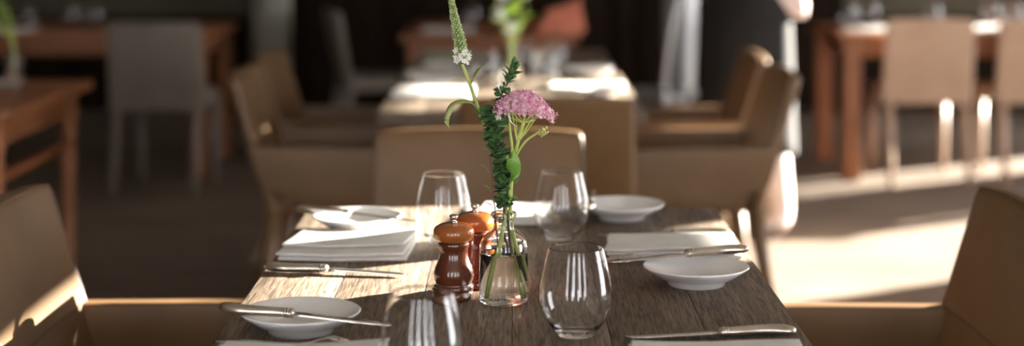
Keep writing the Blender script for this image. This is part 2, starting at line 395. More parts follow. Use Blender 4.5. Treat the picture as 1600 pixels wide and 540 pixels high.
KH.materials.append(M['silver']); KB.materials.append(M['steel']); KF.materials.append(M['steel'])
def knife(label, butt, tip, group='table knives', parts=True):
    butt, tip = Vector(butt), Vector(tip); d = (tip-butt).normalized()
    t = thing('table_knife', label, 'knife', butt, 0, group)
    side = Vector((0, 0, 1)).cross(d).normalized(); up = d.cross(side)
    t.rotation_euler = Matrix((d, side, up)).transposed().to_euler()
    h = obj('handle', KH, None, t); obj('blade', KB, None, t)
    if parts: obj('ferrule', KF, None, h)
    return t
def fork_meshes():
    def hz(x): return .0016+.010*math.exp(-((x-.155)/.022)**2)+.004*math.exp(-((x-.03)/.05)**2)-(.002*max(0, (x-.19)/.02))+.002
    n = 30; pts = [(.15*i/n, 0, hz(.15*i/n)) for i in range(n+1)]
    rr = [(.0013, ramp([(0, .004), (.05, .0085), (.15, .0095), (.5, .0055), (.85, .0032), (1, .0055)], i/n)) for i in range(n+1)]
    h = MB().tube(pts, rr, 10).mesh()
    k = MB(); k.tube([(.148+.02*i/6, 0, hz(.148+.02*i/6)) for i in range(7)], [(.0013, ramp([(0, .0055), (.5, .0115), (1, .0120)], i/6)) for i in range(7)], 10)
    ts = []
    for j in range(4):
        y = -.0096+.0064*j
        ts.append(MB().tube([(.166+.042*i/6, y*(1-.06*i/6), hz(.166+.042*i/6)) for i in range(7)], [(.0012, .0020-.0011*i/6) for i in range(7)], 8).mesh())
    return h, k.mesh(), ts
FH, FK, FT = fork_meshes()
for q in [FH, FK]+FT: q.materials.append(M['steel'])
def fork(label, butt, tip, group='table forks'):
    butt, tip = Vector(butt), Vector(tip); d = (tip-butt).normalized()
    t = thing('table_fork', label, 'fork', butt, 0, group); t.rotation_euler = (0, 0, math.atan2(d.y, d.x))
    obj('handle', FH, None, t); k = obj('head', FK, None, t)
    for q in FT: obj('tine', q, None, k)
    return t
def napkin(label, x0, x1, y0, y1, flap='near', seed=0, z=TZ, group='folded white linen napkins', m='linen'):
    """folded cloth: a lower fold, a middle fold and a shorter upper flap"""
    rnd = random.Random(seed); cx, cy = (x0+x1)/2, (y0+y1)/2; wx, wy = x1-x0, y1-y0
    t = thing('napkin', label, 'napkin', (cx, cy, z), rnd.uniform(-.03, .03), group)
    ph = rnd.uniform(0, 6)
    def fn(base, amp, sk):
        def f(p):
            u, v = p.x/wx, p.y/wy
            lift = amp*(.5+.5*math.sin(5*u+ph))*(.4+.6*abs(v)*2)+amp*.8*(max(0, u*2))**2
            return (p.x+sk*v*.02, p.y+.004*math.sin(6*u+ph), p.z+lift*(0.15 if p.z < base+.001 else 1))
        return f
    obj('lower_fold', MB().rbox((wx, wy, .0056), (0, 0, .0030), .0027, (8, 8, 1), 2, fn(.0028, .0012, .2)).mesh(), M[m], t)
    sgn = {'near': 1, 'far': -1}[flap]
    obj('middle_fold', MB().rbox((wx*.985, wy*.97, .0048), (-.002, sgn*.003, .0090), .0023, (8, 8, 1), 2, fn(.0, .0014, .6)).mesh(), M[m], t)
    obj('upper_fold', MB().rbox((wx*.955, wy*.70, .0036), (-.003, sgn*wy*.135, .0142), .0017, (10, 8, 1), 2, fn(-1, .0026, 1.4)).mesh(), M[m], t)
    return t
def glass_meshes():
    # stemless wine glass: thin bowl and a thick clear foot
    out = [(.0265, .0060), (.0330, .0110), (.0410, .0220), (.0465, .0340), (.0490, .0460), (.0497, .0560), (.0490, .0660), (.0468, .0800), (.0434, .0960), (.0398, .1110), (.0375, .1200)]
    prof = [(0, .0012), (.017, .0004), (.019, .0), (.0215, 0), (.0238, .0006), (.0255, .0025)]+out[:-1]+[(.0380, .1182), (.0376, .1196), (.0373, .1203), (.0370, .1206), (.0366, .1203), (.0363, .1196), (.0367, .1182)]+[(r-.0013, z+.0008) for (r, z) in out[-2:0:-1]]+[(.0250, .0112), (.019, .0088), (.010, .0072), (0, .0068)]
    return MB().lathe(prof, 64).mesh()
GB = glass_meshes(); GB.materials.append(M['glass'])
def glass(label, x, y, z=TZ, group='stemless wine glasses'):
    return tag(obj('wine_glass', GB, None, None, (x, y, z)), label, 'glass', group)
RZ = TZ+.0235          # height at which a knife rests across a plate rim
# near table
plate('white side plate at the lower left with a knife laid across it', -.290, 2.285)
plate('white side plate at the far left corner of the near table', -.281, 3.035)
plate('white side plate at the right edge with a knife across its back', .286, 2.585)
plate('white side plate at the far right of the near table, behind glass', .208, 3.160)
knife('knife across the white plate at the lower left', at(343, 487, 2.262), at(606, 511, 2.215))
knife('knife across the white plate at the far left corner', at(462, 330, 3.03), at(652, 349, 2.97))
knife('knife across the white plate at the right table edge', at(1168, 395, 2.665), at(943, 414, 2.60))
knife('knife pointing away across the farthest right plate', (.138, 3.075, RZ+.002), (.155, 3.26, RZ+.003))
knife('knife in front of the folded napkin on the left', (-.399, 2.685, TZ), (-.145, 2.635, TZ))
knife('knife behind the folded napkin on the right', (.388, 2.975, TZ), (.14, 2.965, TZ))
knife('large knife along the bottom right edge of the photo', (.385, 2.262, TZ), (.125, 2.235, TZ))
fork('fork between the right napkin and the plate beside it', (.345, 2.70, TZ), (.14, 2.76, TZ))
fork('fork at the bottom left, in front of the nearest plate', (-.395, 2.205, TZ), (-.18, 2.195, TZ))
fork('fork behind the flower bottle near the head of the table', (.085, 3.27, TZ), (.075, 3.06, TZ))
napkin('folded white napkin on the left, between plate and knife', -.385, -.170, 2.755, 2.965, 'near', 1)
napkin('folded white napkin on the right, behind the plate with knife', .165, .388, 2.775, 2.955, 'far', 4)
napkin('folded white napkin at the head of the near table, behind bottle', -.060, .075, 3.09, 3.275, 'far', 3)
napkin('folded white napkin barely showing at the bottom left of the photo', -.385, -.17, 1.99, 2.165, 'near', 6)
napkin('folded white napkin barely showing at the bottom right of the photo', .15, .375, 2.01, 2.195, 'far', 8)
glass('stemless glass at the front left, cut by the bottom of the photo', -.107, 1.985)
glass('stemless glass at the front right, in front of the flower bottle', .087, 2.262)
glass('stemless glass behind the two pepper mills', -.121, 2.925)
glass('stemless glass behind the bottle and beside the farthest right plate', .087, 2.955)

# ------------------------------------------------------------------ mills
def mill(label, x, y, s):
    t = thing('pepper_mill', label, 'mill', (x, y, TZ), random.uniform(0, 3), 'pepper mills'); t.scale = (s,)*3
    b = obj('body', MB().lathe([(0, 0), (.0285, 0), (.0295, .0015), (.0300, .004), (.0300, .0095), (.0288, .0112), (.0278, .0120), (.0288, .0130), (.0300, .0148), (.0302, .0185), (.0292, .0205), (.0272, .0220),
        (.0276, .0245), (.0292, .0290), (.0300, .0345), (.0297, .0400), (.0278, .0465), (.0250, .0530), (.0226, .0595), (.0213, .0655), (.0210, .0705), (.0218, .0750), (.0228, .0765), (.0234, .0790), (.0234, .0825), (.0228, .0838), (0, .0838)], 48).mesh(), M['millwood'], t)
    h = obj('head', MB().lathe([(0, .0842), (.0215, .0842), (.0238, .0856), (.0275, .0885), (.0300, .0930), (.0307, .0980), (.0298, .1030), (.0270, .1070), (.0215, .1102), (.0140, .1122), (.0075, .1130), (0, .1131)], 48).mesh(), M['millhead_lit'], t)
    obj('knob', MB().lathe([(0, .1128), (.0056, .1129), (.0058, .1142), (.0036, .1158), (.0034, .1175), (.0056, .1190), (.0067, .1212), (.0062, .1236), (.0040, .1252), (0, .1258)], 24).mesh(), M['steel'], h)
mill('dark wooden pepper mill in front, beside the flower bottle', -.0873, 2.488, 1.0)
mill('dark wooden pepper mill standing behind the other mill', -.0575, 2.568, 1.02)

# ------------------------------------------------------------------ flower bottle and stems
VX, VY = -.0125, 2.462
def bottle(label, x, y, group='small glass bottles with flowers'):
    t = thing('glass_bottle', label, 'bottle', (x, y, TZ), 0, group)
    out = [(.0330, .0006), (.0352, .0025), (.0360, .006), (.0361, .03), (.0361, .078), (.0357, .084), (.0340, .0905), (.0305, .0965), (.0255, .1010), (.0195, .1040), (.0160, .1065), (.0148, .1100), (.0145, .1150), (.0146, .1210), (.0155, .1245), (.0188, .1265), (.0196, .1290), (.0192, .1312), (.0184, .1328), (.0172, .1335), (.0160, .1337)]
    inn = [(.0142, .1334), (.0131, .1322), (.0125, .1300), (.0123, .1270), (.0123, .1150), (.0126, .1100), (.0140, .1058), (.0180, .1022), (.0240, .0992), (.0290, .0948), (.0322, .0895), (.0338, .083), (.0341, .078)]
    obj('body', MB().lathe([(0, .0006)]+out+inn+[(.0341, .012), (.0325, .0085), (.025, .0072), (0, .0070)], 64).mesh(), M['bottleglass'], t)
    obj('water', MB().lathe([(0, .0066), (.025, .0068), (.0328, .0082), (.0345, .0118), (.0345, .0738), (.0336, .0732), (.030, .0726), (0, .0724)], 48).mesh(), M['water'], t)
    return t
bottle('clear glass bottle of cut flowers beside the pepper mills', VX, VY)
def F(px, py, dy=0): return at(px, py, VY+dy)
def leaf_mesh(L, W, curl=.15, fold=.25, n=6, tipw=.0, thick=.0004):
    V, Fc = [], []
    for i in range(n+1):
        t = i/n; wd = W*(math.sin(PI*t**.8)**.9 if 0 < t < 1 else 0)+tipw*(1-t)*.1+.0002
        z = curl*L*math.sin(t*1.4)*t
        for s, dz in ((-1, fold), (0, 0), (1, fold)): V.append((L*t, s*wd, z+dz*wd))
    m = len(V)
    V += [(x, y, z-thick) for (x, y, z) in V]
    for i in range(n):
        for k in range(2):
            a = i*3+k; Fc.append((a, a+1, a+4, a+3)); Fc.append((m+a, m+a+3, m+a+4, m+a+1))
        for k in (0, 2):
            a = i*3+k; Fc.append((a, a+3, m+a+3, m+a))
    return MB().add(V, Fc).mesh()
def orient(o, base, d, up=(0, 0, 1), roll=0):
    d = Vector(d).normalized(); up = Vector(up)
    if abs(d.dot(up)) > .97: up = Vector((1, 0, 0))
    side = up.cross(d).normalized(); u = d.cross(side)
    R = Matrix((d, side, u)).transposed().to_4x4() @ Matrix.Rotation(roll, 4, 'X')
    o.matrix_world = Matrix.Translation(base) @ R
def root(name, label, cat, group='cut stems in the glass bottle'):
    return thing(name, label, cat, (0, 0, 0), 0, group)
def ribbon(pts, widths, fold=.2):
    """a long curved leaf swept along a path"""
    P = smooth_path(pts, 8); n = len(P); V, Fc = [], []
    for i, p in enumerate(P):
        t = (P[min(i+1, n-1)]-P[max(i-1, 0)]).normalized(); s = t.cross(Vector((0, -.35, .9))).normalized(); 
        if s.y > 0: s = -s
        wd = ramp(widths, i/(n-1)); nn = s.cross(t)
        V += [p-s*wd+nn*wd*fold, p, p+s*wd+nn*wd*fold]
    m = len(V); V += [Vector(v)-Vector((0, 0, .0004)) for v in V]
    for i in range(n-1):
        for k in range(2):
            a = i*3+k; Fc += [(a, a+1, a+4, a+3), (m+a, m+a+3, m+a+4, m+a+1)]
        for k in (0, 2):
            a = i*3+k; Fc.append((a, a+3, m+a+3, m+a))
    return MB().add(V, Fc).mesh()
# 1. tall green flower spike
t = root('flower_spike', 'tall green flower spike with white florets at its base', 'flower')
sp = smooth_path([F(762, 466, -.018), F(777, 400, -.006), F(789, 336, 0), F(783, 280, .006), F(766, 220, .010), F(746, 166, .008), F(733, 128, .004), F(722, 100, 0)], 6)
st = obj('stem', MB().tube(sp, [lerp(.0036, .0024, i/(len(sp)-1)) for i in range(len(sp))], 10).mesh(), M['stem'], t)
ax = smooth_path([F(722, 100), F(719, 70), F(712, 35), F(703, -10)], 10)
obj('spike_axis', MB().tube(ax, [lerp(.0026, .0008, i/(len(ax)-1)) if i < 3 else lerp(.0078, .0016, i/(len(ax)-1)) for i in range(len(ax))], 10).mesh(), M['spikecore'], t)
bud = MB(); flo = MB()
def ball(mb, c, r, d=None, el=1.0):
    V = []; d = (Vector(d) if d is not None else Vector((0, 0, 1))).normalized(); q = Vector((0, 0, 1)).rotation_difference(d).to_matrix()
    for (zz, rr) in ((-1, 0), (-.5, .87), (.5, .87), (1, 0)):
        V += [Vector(c)+q @ Vector((0, 0, zz*r*el))] if rr == 0 else [Vector(c)+q @ Vector((rr*r*math.cos(k*PI/3), rr*r*math.sin(k*PI/3), zz*r*el)) for k in range(6)]
    Fc = [(0, 1+(k+1) % 6, 1+k) for k in range(6)]+[(1+k, 1+(k+1) % 6, 7+(k+1) % 6, 7+k) for k in range(6)]+[(7+k, 7+(k+1) % 6, 13) for k in range(6)]
    mb.add(V, Fc)
def star(mb, c, d, r, npet=5, wd=.42, cup=.35):
    d = Vector(d).normalized(); q = Vector((0, 0, 1)).rotation_difference(d).to_matrix(); a0 = random.uniform(0, 6); V, Fc = [Vector(c)], []
    for k in range(npet):
        a = a0+2*PI*k/npet; da = PI/npet*.8
        def pt(aa, rr, h): return Vector(c)+q @ Vector((rr*math.cos(aa), rr*math.sin(aa), h))
        n = len(V); V += [pt(a-da, r*wd, r*cup*.3), pt(a, r, r*cup), pt(a+da, r*wd, r*cup*.3)]
        Fc.append((0, n, n+1, n+2))
    mb.add(V, Fc)
N = 270
for i in range(N):
    u = (i+.5)/N; k = u**.82*(len(ax)-1); j = min(int(k), len(ax)-2); p = ax[j].lerp(ax[j+1], k-j)
    tt = (ax[j+1]-ax[j]).normalized(); a = i*2.39996
    e1 = tt.cross(Vector((0, 1, 0))).normalized(); e2 = tt.cross(e1); rad = e1*math.cos(a)+e2*math.sin(a)
    R = lerp(.0108, .0036, u)
    c = p+rad*R*random.uniform(.75, 1)+tt*.001
    bud.tube([p, c], .0005, 4)
    if u < .15 and random.random() < .62: star(flo, c+rad*random.uniform(.001, .004)+tt*random.uniform(-.004, .004), rad*.9+Vector((random.uniform(-.4, .4), -.4, random.uniform(-.4, .4))), random.uniform(.0036, .0056), 5, .6)
    if u >= .05: ball(bud, c, lerp(.0023, .0014, u)*random.uniform(.8, 1.15), rad+tt*.5, 1.25)
o = obj('buds', bud.mesh(), M['bud'], t); o['kind'] = 'stuff'
o = obj('white_florets', flo.mesh(smooth=False), M['floret'], t); o['kind'] = 'stuff'
obj('leaf', ribbon([F(736, 131, 0), F(740, 122, -.006), F(748, 109, -.010), F(758, 100, -.012)], [(0, .001), (.3, .0050), (.6, .0046), (1, .0002)]), M['leaf_bright'], t)
obj('leaf', ribbon([F(750, 174, 0), F(738, 160, -.006), F(722, 157, -.012), F(708, 162, -.016), F(700, 176, -.018), F(698, 190, -.018), F(703, 201, -.018)], [(0, .0015), (.3, .0055), (.6, .0060), (.85, .0035), (1, .0002)]), M['leaf_pale'], t)
obj('leaf', ribbon([F(749, 172, 0), F(743, 158, -.004), F(741, 147, -.008)], [(0, .001), (.5, .0022), (1, .0002)]), M['leaf_pale'], t)
# 2. dark leafy sprig
t = root('leafy_sprig', 'dark green sprig densely set with small leaves', 'sprig')
tw = smooth_path([F(817, 447, .014), F(800, 400, .006), F(786, 360, 0), F(788, 328, -.002), F(786, 280, -.004), F(778, 230, -.004), F(770, 190, -.004), F(767, 172, -.004)], 6)
obj('stem', MB().tube(tw, [lerp(.0022, .0012, i/(len(tw)-1)) for i in range(len(tw))], 8).mesh(), M['twig'], t)
LM = [leaf_mesh(L, W, c) for (L, W, c) in ((.0128, .0054, -.25), (.0115, .0050, .18), (.0145, .0058, -.40), (.0100, .0046, .1))]
for q in LM: q.materials.append(M['leaf'])
def leaves_on(path, i0, i1, n, t, scale=(.8, 1.1), tip=False, out=.9):
    for i in range(n):
        k = lerp(i0, i1, i/n)*(len(path)-1); j = min(int(k), len(path)-2); p = path[j].lerp(path[j+1], k-j); tt = (path[j+1]-path[j]).normalized()
        a = i*2.39996+random.uniform(-.3, .3); e1 = tt.cross(Vector((0, 1, 0))).normalized(); e2 = tt.cross(e1); rad = e1*math.cos(a)+e2*math.sin(a)
        o = obj('leaf', random.choice(LM), None, t); s = random.uniform(*scale)
        if tip: orient(o, p+rad*.001, rad*lerp(.9, .35, i/n)+tt*lerp(.7, 1.1, i/n), tt, random.uniform(-.2, .2)); o.scale = (s*1.1, s*.8, s); continue
        orient(o, p+rad*.001, rad*out+tt*random.uniform(-.25, 1.0)+Vector([random.uniform(-.35, .35) for _ in range(3)]), tt, random.uniform(-.9, .9)); o.scale = (s,)*3
leaves_on(tw, .45, 1.0, 165, t, (1.2, 1.75))
# 3. second leafy tip leaning right above the sedum
t = root('leafy_sprig', 'dark leafy sprig tip rising above the pink flower head', 'sprig')
tw2 = smooth_path([F(808, 430, .010), F(797, 380, .006), F(792, 328, .004), F(785, 260, .012), F(779, 190, .012), F(783, 152, .008), F(793, 130, .004), F(803, 106, 0)], 6)
obj('stem', MB().tube(tw2, [lerp(.002, .0010, i/(len(tw2)-1)) for i in range(len(tw2))], 8).mesh(), M['twig'], t)
leaves_on(tw2, .86, 1.0, 24, t, (1.0, 1.3), tip=True)
leaves_on(tw2, .40, .84, 46, t, (.8, 1.2))
# 4. pink sedum head
t = root('pink_sedum', 'domed pink sedum flower head on pale green stems', 'flower')
main = smooth_path([F(823, 455, .004), F(812, 405, .002), F(803, 370, 0), F(797, 330, -.004), F(799, 280, -.010), F(805, 240, -.012), F(813, 208, -.012), F(818, 192, -.012)], 6)
obj('stem', MB().tube(main, [lerp(.0030, .0024, i/(len(main)-1)) for i in range(len(main))], 10).mesh(), M['stem'], t)
second = smooth_path([F(806, 460, .016), F(800, 380, .010), F(798, 328, 0), F(800, 270, -.016), F(800, 230, -.020), F(797, 205, -.020), F(796, 178, -.018)], 6)
obj('stem', MB().tube(second, [lerp(.0026, .0018, i/(len(second)-1)) for i in range(len(second))], 8).mesh(), M['stem'], t)
hub = F(818, 192, -.012); CX, CZ = 819, 168
def dome(a, r):   # point on the dome, a around, r 0..1
    px = CX+48*r*math.cos(a); py = 141+2+(0.10*(px-CX))+30*r**2.2+6*r; return F(px, py, -.008+.034*r*math.sin(a))
for k in range(11):
    a = 2*PI*k/11+.2; r = .82 if k % 2 else .5; e = dome(a, r)+Vector((0, 0, -.006))
    src = hub if k % 3 else F(808, 222, -.012); mid = src.lerp(e, .5)+Vector((0, 0, -.003))
    obj('branch', MB().tube(smooth_path([src, mid, e], 4), [.0016, .0015, .0014, .0013, .0012, .0012, .0011, .0010, .0010], 6).mesh(), M['stem'], t)
flo = MB(); grn = MB()
for i in range(360):
    r = math.sqrt((i+.5)/360); a = i*2.39996; c = dome(a, r)+Vector([random.uniform(-.0035, .0035) for _ in range(3)])
    n = Vector((math.cos(a)*r, math.sin(a)*r, .75))+Vector([random.uniform(-.35, .35) for _ in range(3)])
    star(flo, c, n, random.uniform(.0044, .0062), 5, .40, .5)
    if i % 3 == 0: star(flo, c-Vector((0, 0, .005)), n+Vector((0, -.5, -.6)), random.uniform(.0042, .0056), 5, .38, .5)
    if i % 2 == 0: grn.tube([c-Vector((0, 0, .0008)), c-n.normalized()*.006-Vector((0, 0, .003))], .0005, 4)
    if i % 4 == 0: ball(flo, c+n.normalized()*.002, .0013)
o = obj('florets', flo.mesh(smooth=False), M['sedum'], t); o['kind'] = 'stuff'
o = obj('floret_stalks', grn.mesh(), M['sedumbud'], t); o['kind'] = 'stuff'
side = smooth_path([F(800, 262, -.014), F(808, 240, -.020), F(822, 220, -.026), F(836, 210, -.028), F(843, 206, -.028)], 5)
ss = obj('side_branch', MB().tube(side, [.0018]*(len(side)-1)+[.0012], 8).mesh(), M['stem'], t)
cl = MB()
for i in range(34):
    c = F(847+random.gauss(0, 4.0), 206+random.gauss(0, 3.6), -.028+random.gauss(0, .003)); ball(cl, c, random.uniform(.0011, .0019), (random.uniform(-1, 1), random.uniform(-1, 1), 1), 1.5)
o = obj('bud_cluster', cl.mesh(), M['sedumbud'], ss); o['kind'] = 'stuff'
cl = MB()
for i in range(26):
    c = F(779+random.gauss(0, 3.6), 180+random.gauss(0, 3.2), -.018+random.gauss(0, .003)); ball(cl, c, random.uniform(.0011, .0020), (random.uniform(-1, 1), random.uniform(-1, 1), 1), 1.3)
o = obj('bud_cluster', cl.mesh(), M['floret'], t); o['kind'] = 'stuff'
obj('leaf', ribbon([F(798, 286, -.020), F(800, 270, -.026), F(802, 252, -.028), F(803, 234, -.026)], [(0, .002), (.15, .0080), (.3, .0112), (.45, .0122), (.6, .0112), (.75, .0085), (.9, .0042), (1, .0003)], -.25), M['leaf_bright'], t)
obj('leaf', ribbon([F(808, 197, -.014), F(801, 192, -.022), F(797, 182, -.026), F(795, 174, -.028)], [(0, .001), (.4, .0042), (.7, .004), (1, .0003)]), M['floret'], t)
obj('leaf', ribbon([F(818, 190, -.013), F(827, 187, -.018), F(841, 183, -.022)], [(0, .001), (.5, .0020), (1, .0002)]), M['stem'], t)
obj('leaf', ribbon([F(783, 146, -.01), F(780, 136, -.016), F(779, 124, -.018)], [(0, .001), (.5, .0034), (1, .0002)]), M['floret'], t)
# 5. thin reddish twig
t = root('red_twig', 'thin reddish twig with tiny leaves at the bottle neck', 'twig')
rt = smooth_path([F(779, 395, -.004), F(776, 360, -.006), F(774, 330, -.010), F(770, 300, -.016), F(768, 262, -.018), F(764, 240, -.016)], 5)
obj('stem', MB().tube(rt, [lerp(.0011, .0006, i/(len(rt)-1)) for i in range(len(rt))], 6).mesh(), M['redtwig'], t)
for (bx, by, ex, ey, m) in ((774, 328, 757, 315, 'redtwig'), (773, 326, 784, 313, 'redtwig'), (772, 318, 764, 306, 'redtwig'), (770, 300, 756, 289, 'leaf_bright'), (768, 272, 751, 256, 'leaf_pale'), (768, 268, 780, 258, 'leaf'), (764, 242, 755, 232, 'leaf_bright')):
    b = F(bx, by, -.013); e = F(ex, ey, -.020)
    obj('leaf', ribbon([b, (b+e)/2+Vector((0, 0, .003)), e], [(0, .0006), (.5, .0021), (1, .0002)]), M[m], t)

# ------------------------------------------------------------------ second table: settings and flowers
GP, GN, GG = 'white side plates', 'folded white linen napkins', 'stemless wine glasses'
for yy, near in ((5.45, 'nearer'), (6.14, 'farther')):
    plate('white side plate on the left of the second table, %s setting' % near, -.265, yy+.19)
    napkin('folded white napkin on the left of the second table, %s setting' % near, -.385, -.13, yy-.12, yy+.09, 'near', 11 if near == 'nearer' else 12)
    knife('knife on the left of the second table, %s setting' % near, (-.39, yy-.20, TZ), (-.14, yy-.20, TZ), parts=False)
    plate('white side plate on the right of the second table, %s setting' % near, .285, yy-.05)
    napkin('folded white napkin on the right of the second table, %s setting' % near, .13, .38, yy+.07, yy+.27, 'far', 13 if near == 'nearer' else 14)
    knife('knife on the right of the second table, %s setting' % near, (.39, yy+.32, TZ), (.14, yy+.32, TZ), parts=False)
napkin('folded white napkin at the near end of the second table', -.12, .09, 5.0, 5.19, 'near', 15)
napkin('sage green napkin at the far end of the second table', -.37, -.12, 6.85, 7.1, 'near', 16, group=None, m='sage')
glass('stemless glass left of the flowers on the second table', -.095, 5.78)
glass('stemless glass right of the flowers on the second table', .115, 5.78)
glass('stemless glass on the second table just behind its flowers', .03, 6.25)
glass('stemless glass farthest right on the second table', .16, 6.20)
B2 = bottle('clear glass bottle of lime and white flowers on the second table', 0, 5.86)
t = root('flower_bunch', 'lime green and white flowers standing on the second table', 'flower', 'cut stems in the second bottle')
g2 = MB()
for (ex, ez, ey) in ((-.055, 1.06, 5.85), (.03, 1.10, 5.83), (.055, 1.02, 5.90), (-.02, 1.00, 5.82), (0, .96, 5.80)):
    p = smooth_path([(ex*.2, 5.86, .79), (ex*.15, 5.86, .88), (ex*.7, (5.86+ey)/2, .96), (ex, ey, ez)], 5)
    obj('stem', MB().tube(p, .0026, 6).mesh(), M['stem'], t)
big = leaf_mesh(.085, .026, -.3); big.materials.append(M['lime'])
for i, (a, z) in enumerate(((.3, .96), (1.4, 1.0), (2.6, .98), (3.7, .95), (4.6, .99), (5.6, 1.03), (5.1, .93))):
    o = obj('leaf', big, None, t); orient(o, Vector((.012*math.cos(a), 5.86+.012*math.sin(a), z)), (math.cos(a)*.7, math.sin(a)*.7, .5))
wf2 = MB()
for (cx, cy, cz, r) in ((-.045, 5.83, .99, .022), (.0, 5.80, .945, .020), (-.03, 5.82, 1.06, .02), (.045, 5.82, 1.07, .02)):
    for i in range(40):
        d = Vector([random.gauss(0, 1) for _ in range(3)]).normalized(); star(wf2, Vector((cx, cy, cz))+d*r, d, .011, 5, .5)
o = obj('white_florets', wf2.mesh(smooth=False), M['floret'], t); o['kind'] = 'stuff'

# ------------------------------------------------------------------ rear tables
def turned_table(label, x0, x1, y0, y1, group='red brown tables at the rear', legw=.045, turned=True):
    cx, cyy = (x0+x1)/2, (y0+y1)/2; t = thing('wooden_table', label, 'table', (cx, cyy, 0), 0, group)
    n = 4; pw = (y1-y0)/n
    for k in range(n): obj('plank', MB().rbox((x1-x0, pw-.002, .032), (0, 0, 0), .004, k=2).mesh(), M['redwood_top'], t, (0, y0-cyy+pw*(k+.5), TZ-.016))
    ex, ey = (x1-x0)/2-.07, (y1-y0)/2-.07
    for s in (-1, 1):
        obj('apron', MB().rbox((2*ex, .022, .09), (0, 0, 0), .004).mesh(), M['redwood'], t, (0, s*ey, TZ-.032-.045))
        obj('apron', MB().rbox((.022, 2*ey, .09), (0, 0, 0), .004).mesh(), M['redwood'], t, (s*ex, 0, TZ-.032-.045))
        for q in (-1, 1):
            if turned: prof = [(0, 0), (.016, 0), (.020, .03), (.024, .10), (.018, .13), (.026, .15), (.020, .17), (.023, .35), (.028, .50), (.020, .54), (.030, .57), (.024, .59), (.031, .62), (.031, .717), (0, .717)]; me = MB().lathe(prof, 20).mesh()
            else: me = MB().rbox((legw*2, legw*2, .718), (0, 0, .359), .008).mesh()
            obj('leg', me, M['redwood'], t, (s*ex, q*ey, 0))
    if turned:
        for s in (-1, 1): obj('stretcher', MB().rbox((.03, 2*ey-.03, .03), (0, 0, 0), .005).mesh(), M['redwood'], t, (s*ex, 0, .53))
    return t
turned_table('reddish wooden table with turned legs at the left edge of photo', -2.35, -1.50, 4.98, 5.96)
turned_table('reddish wooden table with thick square legs at the right rear', 1.66, 3.9, 8.42, 9.32, turned=False)
turned_table('reddish wooden table at the left rear behind the greyish chair', -3.9, -1.55, 8.53, 9.43, turned=False, legw=.04)
turned_table('reddish wooden table in the middle, farthest from the camera', -.56, .34, 8.3, 9.6, turned=False, legw=.035)
GR = 'glasses on the rear tables'
for (x, y, lab) in ((-2.62, 9.0, 'leftmost glass on the left rear table'), (-2.42, 9.15, 'middle glass on the left rear table'), (-2.27, 9.05, 'glass on left rear table nearest the greyish chair'),
                    (1.95, 9.05, 'glass on the right rear table, second from its left end'), (1.80, 8.90, 'glass nearest the left end of the right rear table'), (2.27, 8.98, 'glass on right rear table above the pale chair'),
                    (2.60, 9.02, 'glass between the two pale chairs on the right rear table'), (2.72, 9.0, 'glass farthest right on the right rear table'),
                    (-.22, 9.0, 'glass on the farthest middle table')):
    glass(lab, x, y, group=GR)
napkin('folded white napkin at the left end of the right rear table', 1.72, 1.97, 8.58, 8.76, 'near', 21)
napkin('folded white napkin between the pale chairs, right rear table', 2.36, 2.60, 8.62, 8.80, 'near', 22)
napkin('folded pale napkin at the left end of the left rear table', -2.75, -2.5, 8.6, 8.78, 'near', 23)
napkin('folded pale napkin on the farthest middle table', -.46, -.2, 8.5, 8.72, 'near', 24)
# coral cloth gathered on the far middle table
t = thing('table_cloth', 'coral red cloth gathered at the edge of the farthest table', 'cloth', (.24, 8.45, TZ))
for k in range(3):
    obj('fold', MB().rbox((.26-.04*k, .16-.02*k, .05), (.01*k, 0, .026+.046*k), .022, (8, 4, 2), fn=lambda p, k=k: (p.x, p.y+.012*math.sin(18*p.x+k), p.z*(1+.35*p.x/.13)+.006*math.sin(25*p.x+2*k)*(1 if p.z > .03 else 0))).mesh(), M['coral'], t)
# small vase on the left table
t = bottle('small glass bottle on the table at the left edge', -1.70, 5.68)
t = root('flower_bunch', 'yellow green stems in the bottle at the left edge', 'flower', 'cut stems in the left bottle')
for (ex, ez) in ((-.06, 1.08), (-.02, 1.02), (-.09, 1.0)):
    p = smooth_path([(-1.70, 5.68, .77), (-1.70, 5.68, .88), (-1.70+ex*.5, 5.68, .96), (-1.70+ex, 5.67, ez)], 5); obj('stem', MB().tube(p, .003, 6).mesh(), M['stem'], t)
lm2 = leaf_mesh(.06, .016, -.2); lm2.materials.append(M['leaf_bright'])
for i in range(9):
    o = obj('leaf', lm2, None, t); a = i*2.4; orient(o, Vector((-1.72-.004*i, 5.68, .92+.016*i)), (math.cos(a)*.8, math.sin(a)*.8, .4))
# pillars
def pillar(label, x, y, r, m):
    t = thing('pillar', label, 'pillar', (x, y, 0), 0, 'pillars')
    obj('shaft', MB().lathe([(0, .12), (r, .12), (r*.96, 1.5), (r*.92, H-.12), (0, H-.12)], 28).mesh(), M[m], t)
    obj('base', MB().lathe([(0, 0), (r*1.3, 0), (r*1.3, .06), (r*1.1, .09), (r*1.06, .12), (0, .12)], 28).mesh(), M[m], t)
    obj('capital', MB().lathe([(0, H-.12), (r*1.05, H-.12), (r*1.3, H-.05), (r*1.3, H-.001), (0, H-.001)], 28).mesh(), M[m], t)
pillar('grey green round pillar behind the left armchairs', -1.36, 9.4, .115, 'pillar')
pillar('slim grey blue round pillar behind the second table', .91, 9.2, .075, 'pillarblue')
